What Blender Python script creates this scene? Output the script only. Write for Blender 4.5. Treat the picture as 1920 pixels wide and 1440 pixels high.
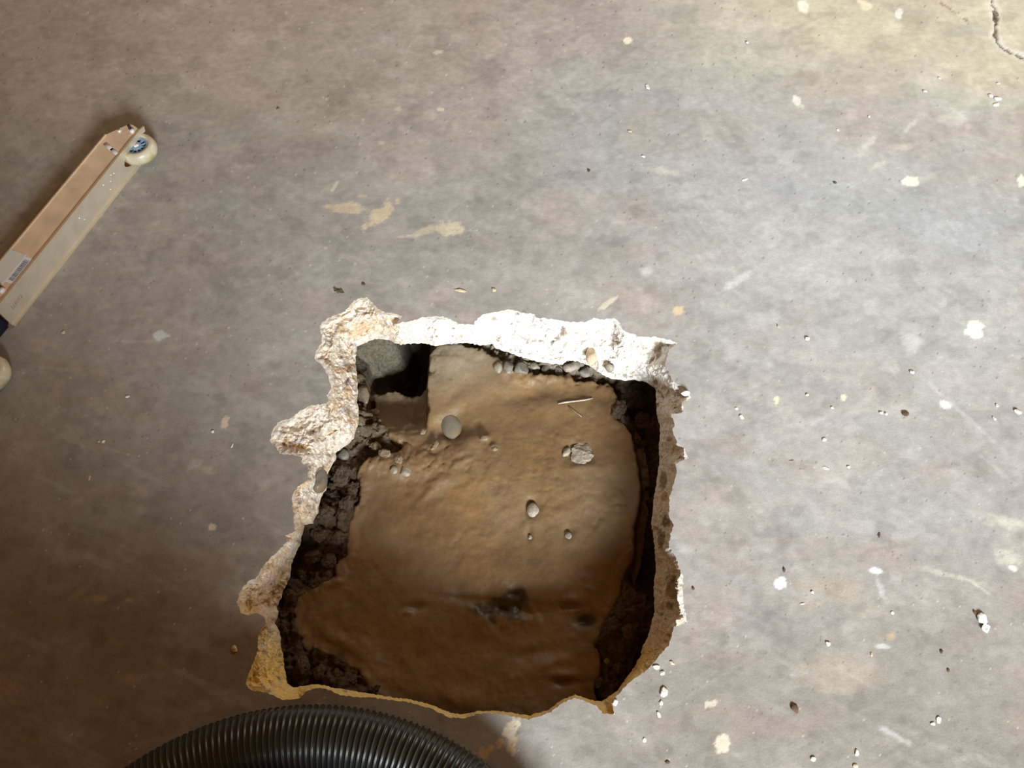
import bpy, bmesh, math, random
import numpy as np
from mathutils import Vector, Matrix
from mathutils.geometry import delaunay_2d_cdt

for o in list(bpy.data.objects):
    bpy.data.objects.remove(o)
S = bpy.context.scene
COL = S.collection

# ------------------------------------------------------------------ camera
H, TILT, F = 1.5, math.radians(28.0), 1450.0
cam_d = bpy.data.cameras.new('camera')
cam_d.sensor_width = 36.0
cam_d.lens = F / 1920 * 36.0
cam_d.clip_start = 0.02
cam = bpy.data.objects.new('camera', cam_d)
COL.objects.link(cam)
cam.location = (0, 0, H)
cam.rotation_euler = (TILT, 0, 0)
S.camera = cam
S.view_settings.view_transform = 'Standard'
S.view_settings.look = 'None'
S.view_settings.exposure = 0.16
S.view_settings.gamma = 1.0
S.view_settings.use_curve_mapping = False

# ------------------------------------------------------------------ world: dim warm bounce inside the garage
w = bpy.data.worlds.new('world')
S.world = w
w.use_nodes = True
wn = w.node_tree.nodes['Background']
wn.inputs[0].default_value = (1.0, 0.45, 0.08, 1)
wn.inputs[1].default_value = 0.15

# ------------------------------------------------------------------ daylight through the open garage door, and an added fill light
def area(name, loc, target, sx, sy, power, color):
    d = bpy.data.lights.new(name, 'AREA')
    d.shape = 'RECTANGLE'; d.size = sx; d.size_y = sy
    d.energy = power; d.color = color
    o = bpy.data.objects.new(name, d); COL.objects.link(o)
    o.location = loc
    o.rotation_euler = (Vector(target) - Vector(loc)).to_track_quat('-Z', 'Y').to_euler()
    return o
area('door_daylight', (1.8, -5.0, 3.1), (0.4, 0.8, 0), 2.3, 1.3, 1090, (0.86, 0.95, 1.0))
area('far_right_fill', (2.9, 4.6, 2.5), (0.8, 1.8, 0), 1.4, 1.1, 64, (1.0, 0.98, 0.90))  # added fill to brighten the upper right, no window seen there

# ------------------------------------------------------------------ small maths helpers
CT, ST = math.cos(TILT), math.sin(TILT)
def at(u, v, z=0.0):
    """photo pixel -> point at height z (u, v may be arrays)"""
    dx = (np.asarray(u, float) - 960) / F
    dy = -(np.asarray(v, float) - 720) / F
    yy = dy * CT + ST
    zz = dy * ST - CT
    t = (H - z) / (-zz)
    return dx * t, yy * t
def P(u, v, z=0.0):
    x, y = at(u, v, z)
    return Vector((float(x), float(y), z))
def px(x, y, z):
    """world -> pixel"""
    x = np.asarray(x, float); y = np.asarray(y, float); z = np.asarray(z, float) - H
    yc = y * CT + z * ST
    zc = -y * ST + z * CT
    return 960 + F * x / (-zc), 720 - F * yc / (-zc)

def _h(ix, iy, iz, s):
    n = (ix.astype(np.int64) * 374761393 + iy.astype(np.int64) * 668265263 + iz.astype(np.int64) * 2147483647 + s * 974634777) & 0xffffffff
    n = ((n ^ (n >> 13)) * 1274126177) & 0xffffffff
    n = ((n ^ (n >> 16)) * 2246822519) & 0xffffffff
    return ((n ^ (n >> 15)) & 0xffffff) / float(0xffffff)
def vnoise(x, y, z=None, seed=0):
    x = np.asarray(x, float); y = np.asarray(y, float)
    z = np.zeros_like(x) if z is None else np.asarray(z, float)
    ix, iy, iz = np.floor(x), np.floor(y), np.floor(z)
    fx, fy, fz = x - ix, y - iy, z - iz
    fx, fy, fz = [f * f * f * (f * (f * 6 - 15) + 10) for f in (fx, fy, fz)]
    r = 0
    for a in (0, 1):
        for b in (0, 1):
            for c in (0, 1):
                wgt = (fx if a else 1 - fx) * (fy if b else 1 - fy) * (fz if c else 1 - fz)
                r = r + wgt * _h(ix + a, iy + b, iz + c, seed)
    return r * 2 - 1
def fbm(x, y, z=None, seed=0, o=4, gain=0.5):
    r, a, t = 0, 1.0, 0
    z = np.zeros_like(np.asarray(x, float)) if z is None else z
    for k in range(o):
        r = r + a * vnoise(x * 2 ** k, y * 2 ** k, z * 2 ** k, seed + k * 17)
        t += a; a *= gain
    return r / t
def cells(x, y, seed=0):
    """rounded lumps 0..1 (distance to the nearest jittered point)"""
    ix, iy = np.floor(x), np.floor(y)
    best = np.full(x.shape, 9.0)
    for a in (-1, 0, 1):
        for b in (-1, 0, 1):
            jx = ix + a + _h(ix + a, iy + b, ix * 0, seed)
            jy = iy + b + _h(ix + a, iy + b, ix * 0, seed + 5)
            r = 0.55 + 0.6 * _h(ix + a, iy + b, ix * 0, seed + 9)
            best = np.minimum(best, np.hypot(x - jx, y - jy) / r)
    return np.clip(1 - best ** 2, 0, 1) ** 0.5
def sstep(a, b, x):
    t = np.clip((x - a) / (b - a), 0, 1)
    return t * t * (3 - 2 * t)
def pdist(x, y, poly, closed=True):
    """distance to a polyline and the nearest-inside flag"""
    x = np.asarray(x, float); y = np.asarray(y, float)
    d = np.full(x.shape, 1e9); ins = np.zeros(x.shape, bool)
    n = len(poly)
    for i in range(n if closed else n - 1):
        x0, y0 = poly[i]; x1, y1 = poly[(i + 1) % n]
        ex, ey = x1 - x0, y1 - y0
        t = np.clip(((x - x0) * ex + (y - y0) * ey) / (ex * ex + ey * ey + 1e-12), 0, 1)
        d = np.minimum(d, np.hypot(x - x0 - t * ex, y - y0 - t * ey))
        if closed:
            c = (y0 > y) != (y1 > y)
            ins ^= c & (x < (x1 - x0) * (y - y0) / (y1 - y0 + 1e-12) + x0)
    return (d, ins) if closed else d
def densify(poly, step, jit=0.0, seed=1):
    rng = random.Random(seed); out = []
    n = len(poly)
    for i in range(n):
        a, b = poly[i], poly[(i + 1) % n]
        L = math.hypot(b[0] - a[0], b[1] - a[1])
        k = max(1, int(round(L / step)))
        nx, ny = -(b[1] - a[1]) / (L + 1e-9), (b[0] - a[0]) / (L + 1e-9)
        for j in range(k):
            t = j / k
            q = rng.uniform(-jit, jit)
            out.append((a[0] + (b[0] - a[0]) * t + nx * q, a[1] + (b[1] - a[1]) * t + ny * q))
    return out

# ------------------------------------------------------------------ object helpers
def mesh_np(name, co, faces, mat, parent=None, smooth=True, attrs=None):
    me = bpy.data.meshes.new(name)
    me.from_pydata([tuple(c) for c in np.asarray(co, float)] if not isinstance(co, list) else co, [], faces)
    if attrs:
        for k, val in attrs.items():
            a = me.color_attributes.new(k, 'FLOAT_COLOR', 'POINT')
            arr = np.ones((len(me.vertices), 4), np.float32); arr[:, :3] = val
            a.data.foreach_set('color', arr.ravel())
    me.materials.append(mat)
    me.polygons.foreach_set('use_smooth', [smooth] * len(me.polygons))
    me.update()
    o = bpy.data.objects.new(name, me); COL.objects.link(o)
    if parent: o.parent = parent
    return o
def grid_faces(nx, ny, keep=None):
    i = np.arange(nx - 1)[None, :]; j = np.arange(ny - 1)[:, None]
    a = (j * nx + i)
    f = np.stack([a, a + 1, a + nx + 1, a + nx], -1)
    f = f.reshape(-1, 4) if keep is None else f[keep]
    return f
def bm_obj(name, bm, mat, parent=None, smooth=True):
    me = bpy.data.meshes.new(name); bm.to_mesh(me); bm.free()
    me.materials.append(mat)
    for p in me.polygons: p.use_smooth = smooth
    o = bpy.data.objects.new(name, me); COL.objects.link(o)
    if parent: o.parent = parent
    return o
def tag(o, label, cat=None, group=None, kind=None):
    o['label'] = label
    if cat: o['category'] = cat
    if group: o['group'] = group
    if kind: o['kind'] = kind
    return o

# ------------------------------------------------------------------ materials
def mat(name, color=(.5, .5, .5), rough=.8, metal=0., spec=.5, attr=None, noise=(), bump=(), mix_c=None):
    m = bpy.data.materials.new(name); m.use_nodes = True
    nt = m.node_tree; N, L = nt.nodes, nt.links
    b = N['Principled BSDF']
    b.inputs['Roughness'].default_value = rough
    b.inputs['Metallic'].default_value = metal
    b.inputs['Specular IOR Level'].default_value = spec
    tc = N.new('ShaderNodeTexCoord')
    if attr:
        a = N.new('ShaderNodeVertexColor'); a.layer_name = attr; src = a.outputs[0]
    else:
        a = N.new('ShaderNodeRGB'); a.outputs[0].default_value = (*color, 1); src = a.outputs[0]
    # noise: (scale, lo, hi) multiplies value with a grey ramp
    for (sc, lo, hi, det) in noise:
        t = N.new('ShaderNodeTexNoise'); t.inputs['Scale'].default_value = sc; t.inputs['Detail'].default_value = det
        L.new(tc.outputs['Object'], t.inputs['Vector'])
        mr = N.new('ShaderNodeMapRange'); mr.inputs['From Min'].default_value = .3; mr.inputs['From Max'].default_value = .7
        mr.inputs['To Min'].default_value = lo; mr.inputs['To Max'].default_value = hi
        L.new(t.outputs['Fac'], mr.inputs['Value'])
        mu = N.new('ShaderNodeVectorMath'); mu.operation = 'SCALE'
        L.new(src, mu.inputs[0]); L.new(mr.outputs[0], mu.inputs['Scale'])
        src = mu.outputs[0]
    # patches of a second colour: (color, scale, from, to)
    for (c2, sc, f0, f1) in (mix_c or ()):
        t = N.new('ShaderNodeTexNoise'); t.inputs['Scale'].default_value = sc; t.inputs['Detail'].default_value = 5
        L.new(tc.outputs['Object'], t.inputs['Vector'])
        mr = N.new('ShaderNodeMapRange'); mr.inputs['From Min'].default_value = f0; mr.inputs['From Max'].default_value = f1
        L.new(t.outputs['Fac'], mr.inputs['Value'])
        mx = N.new('ShaderNodeMix'); mx.data_type = 'RGBA'
        L.new(mr.outputs[0], mx.inputs['Factor']); L.new(src, mx.inputs['A']); mx.inputs['B'].default_value = (*c2, 1)
        src = mx.outputs['Result']
    L.new(src, b.inputs['Base Color'])
    prev = None
    for (sc, st, dist) in bump:
        t = N.new('ShaderNodeTexNoise'); t.inputs['Scale'].default_value = sc; t.inputs['Detail'].default_value = 6
        L.new(tc.outputs['Object'], t.inputs['Vector'])
        bp = N.new('ShaderNodeBump'); bp.inputs['Strength'].default_value = st; bp.inputs['Distance'].default_value = dist
        L.new(t.outputs['Fac'], bp.inputs['Height'])
        if prev: L.new(prev, bp.inputs['Normal'])
        prev = bp.outputs[0]
    if prev: L.new(prev, b.inputs['Normal'])
    return m

M = {}
M['floor'] = mat('worn_concrete', rough=.62, spec=.35, attr='Col', noise=((11, .93, 1.06, 6), (50, .90, 1.09, 6), (300, .92, 1.08, 3)), bump=((35, .3, .004), (300, .2, .001)))
M['edge'] = mat('fractured_concrete', rough=.95, spec=.1, attr='Col', noise=((90, .8, 1.15, 5), (500, .85, 1.12, 2)), bump=((130, .6, .004), (500, .5, .0015)))
M['soil'] = mat('crumbly_soil', rough=.95, spec=.15, attr='Col', noise=((120, .6, 1.3, 5),), bump=((160, .7, .005), (600, .5, .002)))
M['mud'] = mat('wet_mud', rough=.47, spec=.36, attr='Col', noise=((25, .88, 1.1, 5), (200, .92, 1.06, 3)), bump=((40, .25, .004), (160, .22, .0015), (600, .15, .0006)))
M['stone_grey'] = mat('grey_stone', (.19, .165, .13), rough=.55, noise=((150, .75, 1.2, 4),), bump=((200, .3, .001),))
M['stone_pale'] = mat('pale_stone', (.29, .24, .18), rough=.6, noise=((150, .75, 1.2, 4),), bump=((200, .4, .001),))
M['stone_muddy'] = mat('mud_coated_stone', (.21, .15, .095), rough=.55, noise=((120, .7, 1.2, 4),), bump=((200, .4, .001),))
M['egg'] = mat('muddy_grey_stone', (.18, .155, .12), rough=.45, noise=((60, .8, 1.15, 4),), bump=((200, .3, .001),), mix_c=[((.21, .145, .085), 18, .48, .6)])
M['clod'] = mat('soil_clod', (.085, .056, .033), rough=.95, noise=((150, .6, 1.3, 4),), bump=((250, .8, .002),))
M['chip'] = mat('concrete_chip', (.80, .77, .71), rough=.9, noise=((300, .8, 1.1, 3),), bump=((500, .5, .0008),))
M['chip_tan'] = mat('tan_chip', (.62, .48, .32), rough=.9, noise=((300, .8, 1.1, 3),), bump=((500, .5, .0008),))
M['chip_dark'] = mat('dark_crumb', (.12, .07, .04), rough=.9, noise=((300, .7, 1.2, 3),))
M['wood'] = mat('twig_wood', (.50, .42, .32), rough=.85, noise=((400, .6, 1.2, 3),))
M['leaf'] = mat('dry_leaf', (.16, .15, .06), rough=.8, noise=((300, .6, 1.3, 3),))
M['wall'] = mat('shade_wall_plaster', (.62, .50, .38), rough=.9, noise=((3, .92, 1.05, 3),), bump=((60, .1, .002),))

# ------------------------------------------------------------------ traced outlines (photo pixels)
OUT = [(600,613),(604,604),(627,591),(647,584),(658,569),(671,560),(689,557),(702,571),(716,584),(738,588),(755,593),(744,606),(778,600),
 (796,594),(827,593),(849,600),(864,608),(889,609),(891,603),(902,591),(922,586),(958,580),(978,587),(1002,589),(1007,596),(1033,598),(1067,604),
 (1100,604),(1113,597),(1133,599),(1151,596),(1164,607),(1167,619),(1200,632),(1233,632),(1256,637),(1270,643),(1254,655),(1248,684),(1256,704),
 (1262,716),(1278,724),(1296,747),(1282,753),(1280,773),(1258,777),(1264,796),(1261,811),(1270,830),(1282,840),(1290,858),(1267,870),(1269,887),
 (1262,910),(1256,931),(1254,966),(1263,983),(1257,1001),(1253,1024),(1267,1042),(1273,1065),(1281,1082),(1281,1129),(1289,1167),(1264,1176),
 (1253,1211),(1235,1231),(1211,1258),(1181,1279),(1157,1304),(1146,1319),(1154,1340),(1130,1337),(1118,1323),(1103,1317),(1078,1308),(1054,1319),
 (1030,1337),(991,1349),(951,1341),(927,1337),(897,1338),(870,1347),(843,1345),(809,1329),(770,1317),(740,1314),(720,1311),(693,1307),(664,1307),
 (642,1304),(620,1295),(604,1290),(586,1292),(573,1298),(564,1308),(531,1313),(509,1302),(487,1296),(469,1293),(461,1282),(471,1253),(478,1236),
 (484,1218),(484,1196),(491,1178),(499,1169),(498,1160),(484,1149),(467,1153),(453,1149),(443,1129),(453,1104),(467,1089),(482,1082),(489,1067),
 (507,1046),(524,1031),(538,1016),(536,1004),(551,996),(551,973),(549,953),(548,929),(558,913),(578,899),(578,876),(566,869),(567,858),(547,853),
 (524,851),(518,838),(507,829),(509,811),(520,793),(544,784),(564,769),(584,759),(609,758),(617,752),(613,742),(621,729),(616,704),(600,682),
 (590,673),(592,660),(602,644),(604,633)]
INN = [(669,649),(684,642),(702,636),(729,638),(751,646),(793,643),(816,649),(871,643),(902,647),(922,645),(927,651),(956,662),(989,673),(1022,681),
 (1056,684),(1064,676),(1082,678),(1104,684),(1122,698),(1144,709),(1167,713),(1190,712),(1212,716),(1229,729),(1231,773),(1238,800),(1236,845),
 (1237,864),(1232,896),(1224,942),(1221,983),(1227,1024),(1230,1065),(1224,1106),(1228,1147),(1215,1193),(1204,1211),(1201,1231),(1184,1258),
 (1157,1295),(1127,1316),(1103,1311),(1078,1302),(1052,1313),(1028,1331),(991,1342),(951,1335),(927,1332),(897,1333),(870,1339),(845,1337),
 (811,1322),(770,1311),(740,1308),(720,1305),(693,1300),(664,1296),(642,1292),(620,1288),(604,1284),(584,1283),(570,1286),(551,1289),(540,1282),(533,1253),
 (531,1229),(524,1184),(516,1169),(522,1151),(520,1138),(529,1113),(544,1084),(548,1053),(564,1018),(567,1002),(571,984),(587,981),(596,962),
 (602,933),(613,916),(613,891),(622,873),(630,860),(629,849),(653,833),(664,822),(673,784),(670,751),(671,731),(669,702),(667,682)]
T = 0.13
OUT = densify(OUT, 4, 1.3, 3)
INN = densify(INN, 4, 1.0, 5)

# ------------------------------------------------------------------ floor
UL, UR, VT, VB, ST_ = -30, 1950, -30, 1476, 3
us = np.arange(UL, UR + 1, ST_); vs = np.arange(VT, VB + 1, ST_)
nx, ny = len(us), len(vs)
U, V = np.meshgrid(us, vs)
d_out = np.full(U.shape, 99.0); in_out = np.zeros(U.shape, bool)
sub = (U > 420) & (U < 1320) & (V > 535) & (V < 1372)
dd, ii = pdist(U[sub], V[sub], OUT)
d_out[sub] = dd; in_out[sub] = ii
bad = in_out | (d_out < 5)          # verts that belong to the hole
cellbad = bad[:-1, :-1] | bad[1:, :-1] | bad[:-1, 1:] | bad[1:, 1:]

# dried splashes, stains and scuffs that lie on the concrete: (kind, u, v, half width, half height, angle, colour, strength)
STAINS = [
 (650,390,34,10,3,(.62,.50,.34),.8),(713,402,36,12,-38,(.62,.50,.34),.85),(846,430,26,14,8,(.62,.53,.38),.85),(796,434,24,8,-18,(.60,.50,.36),.6),
 (768,442,24,3,-5,(.62,.53,.4),.6),(628,349,12,3,-60,(.68,.6,.5),.6),(680,368,7,4,10,(.6,.47,.32),.6),
 (1270,583,9,9,0,(.82,.62,.36),.8),(1142,568,24,5,-38,(.80,.72,.56),.7),(1385,525,38,8,-35,(.78,.77,.74),.55),(1176,77,9,6,-30,(.95,.86,.68),.9),
 (1507,12,14,9,60,(1,.98,.84),.9),(1622,8,16,8,35,(.95,.85,.6),.7),(1686,24,7,9,0,(.95,.92,.86),.8),(1494,190,8,14,-20,(.95,.92,.8),.8),(1707,340,19,8,5,(1,.95,.78),.9),
 (1690,277,24,7,-5,(.92,.84,.66),.55),(1647,310,16,5,-25,(.92,.86,.7),.6),(1627,272,7,30,42,(.9,.88,.82),.5),(1704,240,24,5,-50,(.9,.9,.88),.5),
 (1790,225,36,16,8,(.82,.78,.72),.5),(1915,338,9,9,0,(1,.93,.74),.85),(1464,1092,13,12,0,(1,1,1),.97),(1827,618,15,17,0,(.93,.90,.78),.85),(1712,640,17,18,0,(.85,.84,.8),.5),
 (1456,752,4,9,10,(.95,.82,.55),.8),(1582,744,6,6,40,(.95,.85,.6),.7),(1773,758,12,7,20,(.92,.9,.86),.7),(1643,1070,12,5,5,(.95,.95,.95),.75),(1651,1104,6,22,-25,(.88,.88,.88),.5),
 (1885,980,46,13,12,(.88,.80,.62),.55),(1890,1048,24,18,20,(.88,.84,.68),.6),(1900,1066,8,5,0,(.95,.92,.8),.7),(1780,1078,60,5,14,(.85,.77,.63),.5),(1835,1100,30,3,35,(.9,.83,.7),.5),
 (1680,1380,34,6,30,(.9,.9,.9),.5),(1672,1195,9,8,30,(.85,.55,.25),.6),(1655,1212,14,4,5,(.95,.95,.95),.6),(1356,1392,12,17,10,(.80,.68,.52),.7),(1332,1320,11,8,-10,(.78,.68,.54),.6),
 (958,1372,13,22,18,(.72,.60,.44),.85),(964,1400,4,17,12,(.72,.56,.36),.7),(936,1391,6,9,10,(.68,.46,.24),.8),(920,1402,5,6,0,(.66,.44,.22),.8),(906,1411,8,9,-10,(.66,.44,.22),.8),(955,1404,6,9,-20,(.68,.48,.26),.7),
 (301,628,12,9,-10,(.62,.66,.64),.7),(80,640,30,7,10,(.5,.42,.34),.35),(363,873,17,8,-35,(.55,.48,.38),.4),(391,882,14,9,20,(.58,.46,.38),.4),(421,792,6,10,20,(.75,.6,.42),.7),
 (399,989,8,6,0,(.7,.58,.42),.6),(748,205,9,4,0,(.72,.58,.42),.6),(826,205,8,3,0,(.80,.68,.5),.6),(822,98,8,3,-10,(.75,.65,.5),.6),(715,268,9,3,0,(.7,.6,.48),.5),
 (215,845,34,3,15,(.45,.4,.34),.4),(600,1080,0.1,0.1,0,(1,1,1),0),(1240,320,34,8,8,(.85,.76,.62),.35),(1213,510,12,9,0,(.78,.76,.7),.5),(884,596,60,10,0,(.6,.55,.5),.0),
 (150,1110,20,8,-30,(.45,.35,.2),.3),(186,1122,16,7,-10,(.45,.35,.2),.3),(243,1125,8,5,0,(.5,.4,.25),.4),(250,640,50,3,0,(.5,.47,.43),.35),(92,690,36,4,8,(.45,.42,.36),.4),
 (410,620,24,9,-12,(.30,.23,.16),.4),(262,782,20,12,0,(.34,.24,.15),.35),(330,790,34,40,20,(.26,.22,.18),.3),(470,727,22,14,-20,(.26,.21,.17),.35),(648,437,9,11,0,(.24,.21,.19),.6),
 (636,470,5,30,14,(.30,.27,.24),.4),(900,376,12,7,20,(.22,.2,.18),.5),(880,380,5,5,0,(.2,.18,.16),.5),(1108,222,16,7,28,(.36,.33,.29),.5),(1235,25,16,8,20,(.42,.40,.37),.6),(1281,20,18,6,0,(.42,.41,.38),.5),
 (1780,192,28,5,28,(.50,.46,.40),.5),(1830,395,50,20,20,(.6,.6,.6),.0),(1489,1262,10,7,-40,(.42,.42,.45),.45),(1695,775,34,14,10,(.62,.48,.42),.35),(1450,905,40,90,0,(.5,.5,.5),0),
 (1508,1115,60,8,14,(.46,.45,.46),.45),(1398,1090,50,9,16,(.45,.44,.45),.4),(1030,540,70,4,-30,(.40,.32,.27),.35),(1000,320,60,4,25,(.40,.36,.32),.3),(1340,930,30,22,30,(.50,.40,.34),.35),
 (575,408,22,3,0,(.42,.4,.38),.3),(1800,770,110,4,42,(.82,.8,.76),.35),(1870,880,40,4,40,(.84,.82,.76),.3)]
def tone(u, v, out=None):
    """albedo of the slab surface: cement grey with clay-brown, cream and bluish areas, plus painted shade and brightness"""
    n1 = fbm(u / 300, v / 220, seed=3, o=4); n2 = fbm(u / 120 + v / 300, v / 70, seed=8, o=4)
    n3 = fbm(u / 90 + v / 60, v / 40 - u / 150, seed=21, o=4); n4 = fbm(u / 30, v / 24, seed=31, o=4)
    base = np.array([.475, .44, .405])
    c = base[None, :] * (1 + .15 * n1 + .15 * n2 + .07 * n3 + .13 * n4)[:, None]
    def mixin(c, m, col):
        return c * (1 - m[:, None]) + np.array(col)[None, :] * m[:, None]
    # left floor browned and darkened for shade, clay brown over the top, cream at the upper right, bluish grey band through the right
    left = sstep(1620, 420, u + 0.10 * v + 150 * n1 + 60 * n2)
    c = mixin(c, .75 * left * (1 - .2 * np.exp(-((v - 700) / 200) ** 2)), (.265, .235, .20))  # clay tint, also deepened where the left and middle get less light
    c = mixin(c, .7 * sstep(850, 1200, v + 80 * n2) * sstep(760, 400, u), (.23, .16, .10))  # shade of the lower left painted in as brown
    c = mixin(c, .45 * sstep(1100, 1400, u) * sstep(1000, 600, v), (.50, .50, .475))
    c = mixin(c, .8 * sstep(950, 1350, v + 90 * n1) * sstep(850, 1200, u), (.29, .25, .205))  # browner lower right, also dimmed in place of weaker light
    top = sstep(330, 60, v + 90 * n1) * sstep(1500, 700, u)
    c = mixin(c, .35 * top, (.42, .31, .23))
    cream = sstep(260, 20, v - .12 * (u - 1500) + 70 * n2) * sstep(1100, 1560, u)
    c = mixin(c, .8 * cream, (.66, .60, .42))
    blue = np.exp(-((v - 330 - .25 * (u - 1400) + 50 * n1) / 130) ** 2) * sstep(850, 1250, u)
    c = mixin(c, .6 * blue, (.42, .435, .435))
    beige = sstep(.05, .5, fbm(u / 260, v / 170, seed=51, o=3)) * sstep(1250, 1600, u) * sstep(620, 900, v)
    c = mixin(c, .6 * beige, (.54, .455, .35))
    r2 = np.hypot((u - 1640) / 240, (v - 890) / 120)
    c = mixin(c, .45 * sstep(1.12, .95, r2 + .05 * n2) * sstep(1980, 1500, u), (.56, .545, .515))
    pink = sstep(.1, .6, fbm(u / 150, v / 80, seed=71, o=4))
    c = mixin(c, .34 * pink, (.45, .34, .29))
    gr = sstep(.08, .5, fbm(u / 120, v / 80, seed=73, o=5))
    c = mixin(c, .22 * gr, (.38, .40, .35))
    # blotchy trodden-in dirt and pale worn spots, finer than the areas above
    b1 = sstep(.12, .42, fbm(u / 46, v / 30, seed=75, o=5)); b2 = sstep(.15, .45, fbm(u / 38, v / 24, seed=79, o=5))
    c = c * (1 - .13 * b1)[:, None]; c = c * (1 + .11 * b2)[:, None]
    # thin scratches dragged across the surface
    for sd_, (sa, sb) in enumerate(((.5, 1), (-.6, 1), (-.15, 1), (1.4, 1))):
        q = fbm((u * sb + v * sa) / 190, (v - u * sa) / 9, seed=300 + sd_, o=2) * sstep(-.1, .5, fbm(u / 170, v / 130, seed=310 + sd_, o=2))
        c = c * (1 + .05 * sstep(.22, .5, q) - .035 * sstep(.22, .5, -q))[:, None]
    c = c * (1 - .18 * sstep(450, 900, v))[:, None]  # lower half darkened to stand in for light falloff
    c = c * (1 + .22 * sstep(420, 120, v) * sstep(800, 300, u))[:, None]  # upper left lifted, brightness painted into the colour
    sm = sstep(.25, .7, fbm((u + v * .6) / 160, (v - u * .5) / 26, seed=91, o=4))
    c = mixin(c, .12 * sm, (.62, .60, .57))
    sd = sstep(.3, .7, fbm((u - v * .5) / 150, (v + u * .35) / 30, seed=95, o=4))
    c = mixin(c, .14 * sd, (.33, .31, .29))
    for (a, b, rw, rh, ang, col, s) in STAINS:
        if s <= 0: continue
        R = max(rw, rh) * 2 + 6
        k = np.nonzero((abs(u - a) < R) & (abs(v - b) < R))[0]
        if not len(k): continue
        t = math.radians(ang); du, dv = u[k] - a, v[k] - b
        p = du * math.cos(t) + dv * math.sin(t); q = -du * math.sin(t) + dv * math.cos(t)
        r = np.hypot(p / rw, q / rh) + .75 * fbm(u[k] / 11, v[k] / 9, seed=int(a), o=4, gain=.6)
        if a > 1390 and s < .7: s *= .6
        m = sstep(1.2, .8, r) * s if s > .55 else sstep(1.4, .3, r) * s
        c[k] = c[k] * (1 - m[:, None]) + np.array(col)[None, :] * m[:, None]
    # flecks of dust and grit ground into the surface
    f1 = _h(np.floor(u / 3), np.floor(v / 3), u * 0, 77)
    c = mixin(c, .45 * (f1 > .9988), (.75, .70, .60))
    c = mixin(c, .6 * (f1 < .0022), (.12, .09, .07))
    return np.clip(c, .02, .97)
CRACK = [(1862,-30),(1861,10),(1866,24),(1867,50),(1865,66),(1872,80),(1880,90),(1900,100),(1925,112),(1960,118)]
CRACK2 = [(1758,-30),(1762,2),(1776,14),(1795,24),(1806,32),(1814,42)]
uf, vf = U.ravel().astype(float), V.ravel().astype(float)
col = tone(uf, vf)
X, Y = at(uf, vf, 0.0)
Z = 0.0012 * fbm(X * 6, Y * 6, seed=2, o=3)
Z *= sstep(6, 60, d_out.ravel()) * 1.0
k = np.nonzero((uf > 1700) & (vf < 160))[0]
dc = pdist(uf[k] + 3 * vnoise(uf[k] / 7, vf[k] / 7, seed=4), vf[k], CRACK, closed=False)
dc2 = pdist(uf[k], vf[k] + 3 * vnoise(uf[k] / 7, vf[k] / 7, seed=5), CRACK2, closed=False)
wd = 1.6 + .8 * vnoise(uf[k] / 9, vf[k] / 9, seed=6) + 3.2 * np.exp(-((vf[k] - 30) / 10) ** 2) + 1.5 * np.exp(-((vf[k] - 62) / 14) ** 2)
m = np.maximum(sstep(1.25, .6, dc / wd), .55 * sstep(3, 1.2, dc2) * (vnoise(uf[k] / 6, vf[k] / 6, seed=9) > -.1))
Z[k] -= .004 * m
col[k] = col[k] * (1 - m[:, None]) + np.array([.13, .085, .055])[None, :] * m[:, None]
ql = sstep(7, 3, abs(dc - wd - 2.5)) * .35 * (1 - m)
col[k] = col[k] * (1 - ql[:, None]) + np.array([.85, .82, .78])[None, :] * ql[:, None]

verts = list(map(tuple, np.stack([X, Y, Z], 1)))
colors = [col]
gf = grid_faces(nx, ny, ~cellbad)
gf = gf[:, ::-1]                     # v grows downwards: keep normals up
faces = [tuple(f) for f in gf.tolist()]
# far field of the slab around the detailed area
def ringpts():
    top = [j for j in range(nx)]
    right = [i * nx + nx - 1 for i in range(1, ny)]
    bot = [(ny - 1) * nx + j for j in range(nx - 2, -1, -1)]
    left = [i * nx for i in range(ny - 2, 0, -1)]
    return top + right + bot + left
rp = ringpts(); base_i = len(verts)
cxy = (X.mean(), Y.mean())
ro = []
for idx in rp:
    vx, vy = verts[idx][0] - cxy[0], verts[idx][1] - cxy[1]
    q = 4.5 / max(abs(vx), abs(vy), 1e-6)
    ro.append((cxy[0] + vx * q, cxy[1] + vy * q, 0))
verts += ro
colors.append(col[rp])
n = len(rp)
for i in range(n):
    j = (i + 1) % n
    faces.append((rp[i], rp[j], base_i + j, base_i + i)[::-1])

# the strip between the regular grid and the broken rim, and the broken rim itself: one constrained triangulation
ec = {}
for (jj, ii_) in np.argwhere(cellbad):
    a = jj * nx + ii_
    for e in ((a, a + 1), (a + 1, a + nx + 1), (a + nx, a + nx + 1), (a, a + nx)):
        ec[e] = ec.get(e, 0) + 1
border = [e for e, cnt in ec.items() if cnt == 1]
bverts = sorted({i for e in border for i in e})
bmap = {gi: k_ for k_, gi in enumerate(bverts)}
pts = [(uf[i], vf[i]) for i in bverts]
edges = [(bmap[a], bmap[b]) for a, b in border]
def addloop(loop):
    s = len(pts); pts.extend(loop); m_ = len(loop)
    edges.extend([(s + i, s + (i + 1) % m_) for i in range(m_)])
    return s, s + m_
o0, o1 = addloop(OUT); i0, i1 = addloop(INN)
gu, gv = np.meshgrid(np.arange(436, 1304, 2.3), np.arange(550, 1356, 2.3))
gu, gv = gu.ravel(), gv.ravel()
rng = np.random.default_rng(5)
gu = gu + rng.uniform(-.7, .7, gu.shape); gv = gv + rng.uniform(-.7, .7, gv.shape)
dO, inO = pdist(gu, gv, OUT); dI, inI = pdist(gu, gv, INN)
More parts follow.
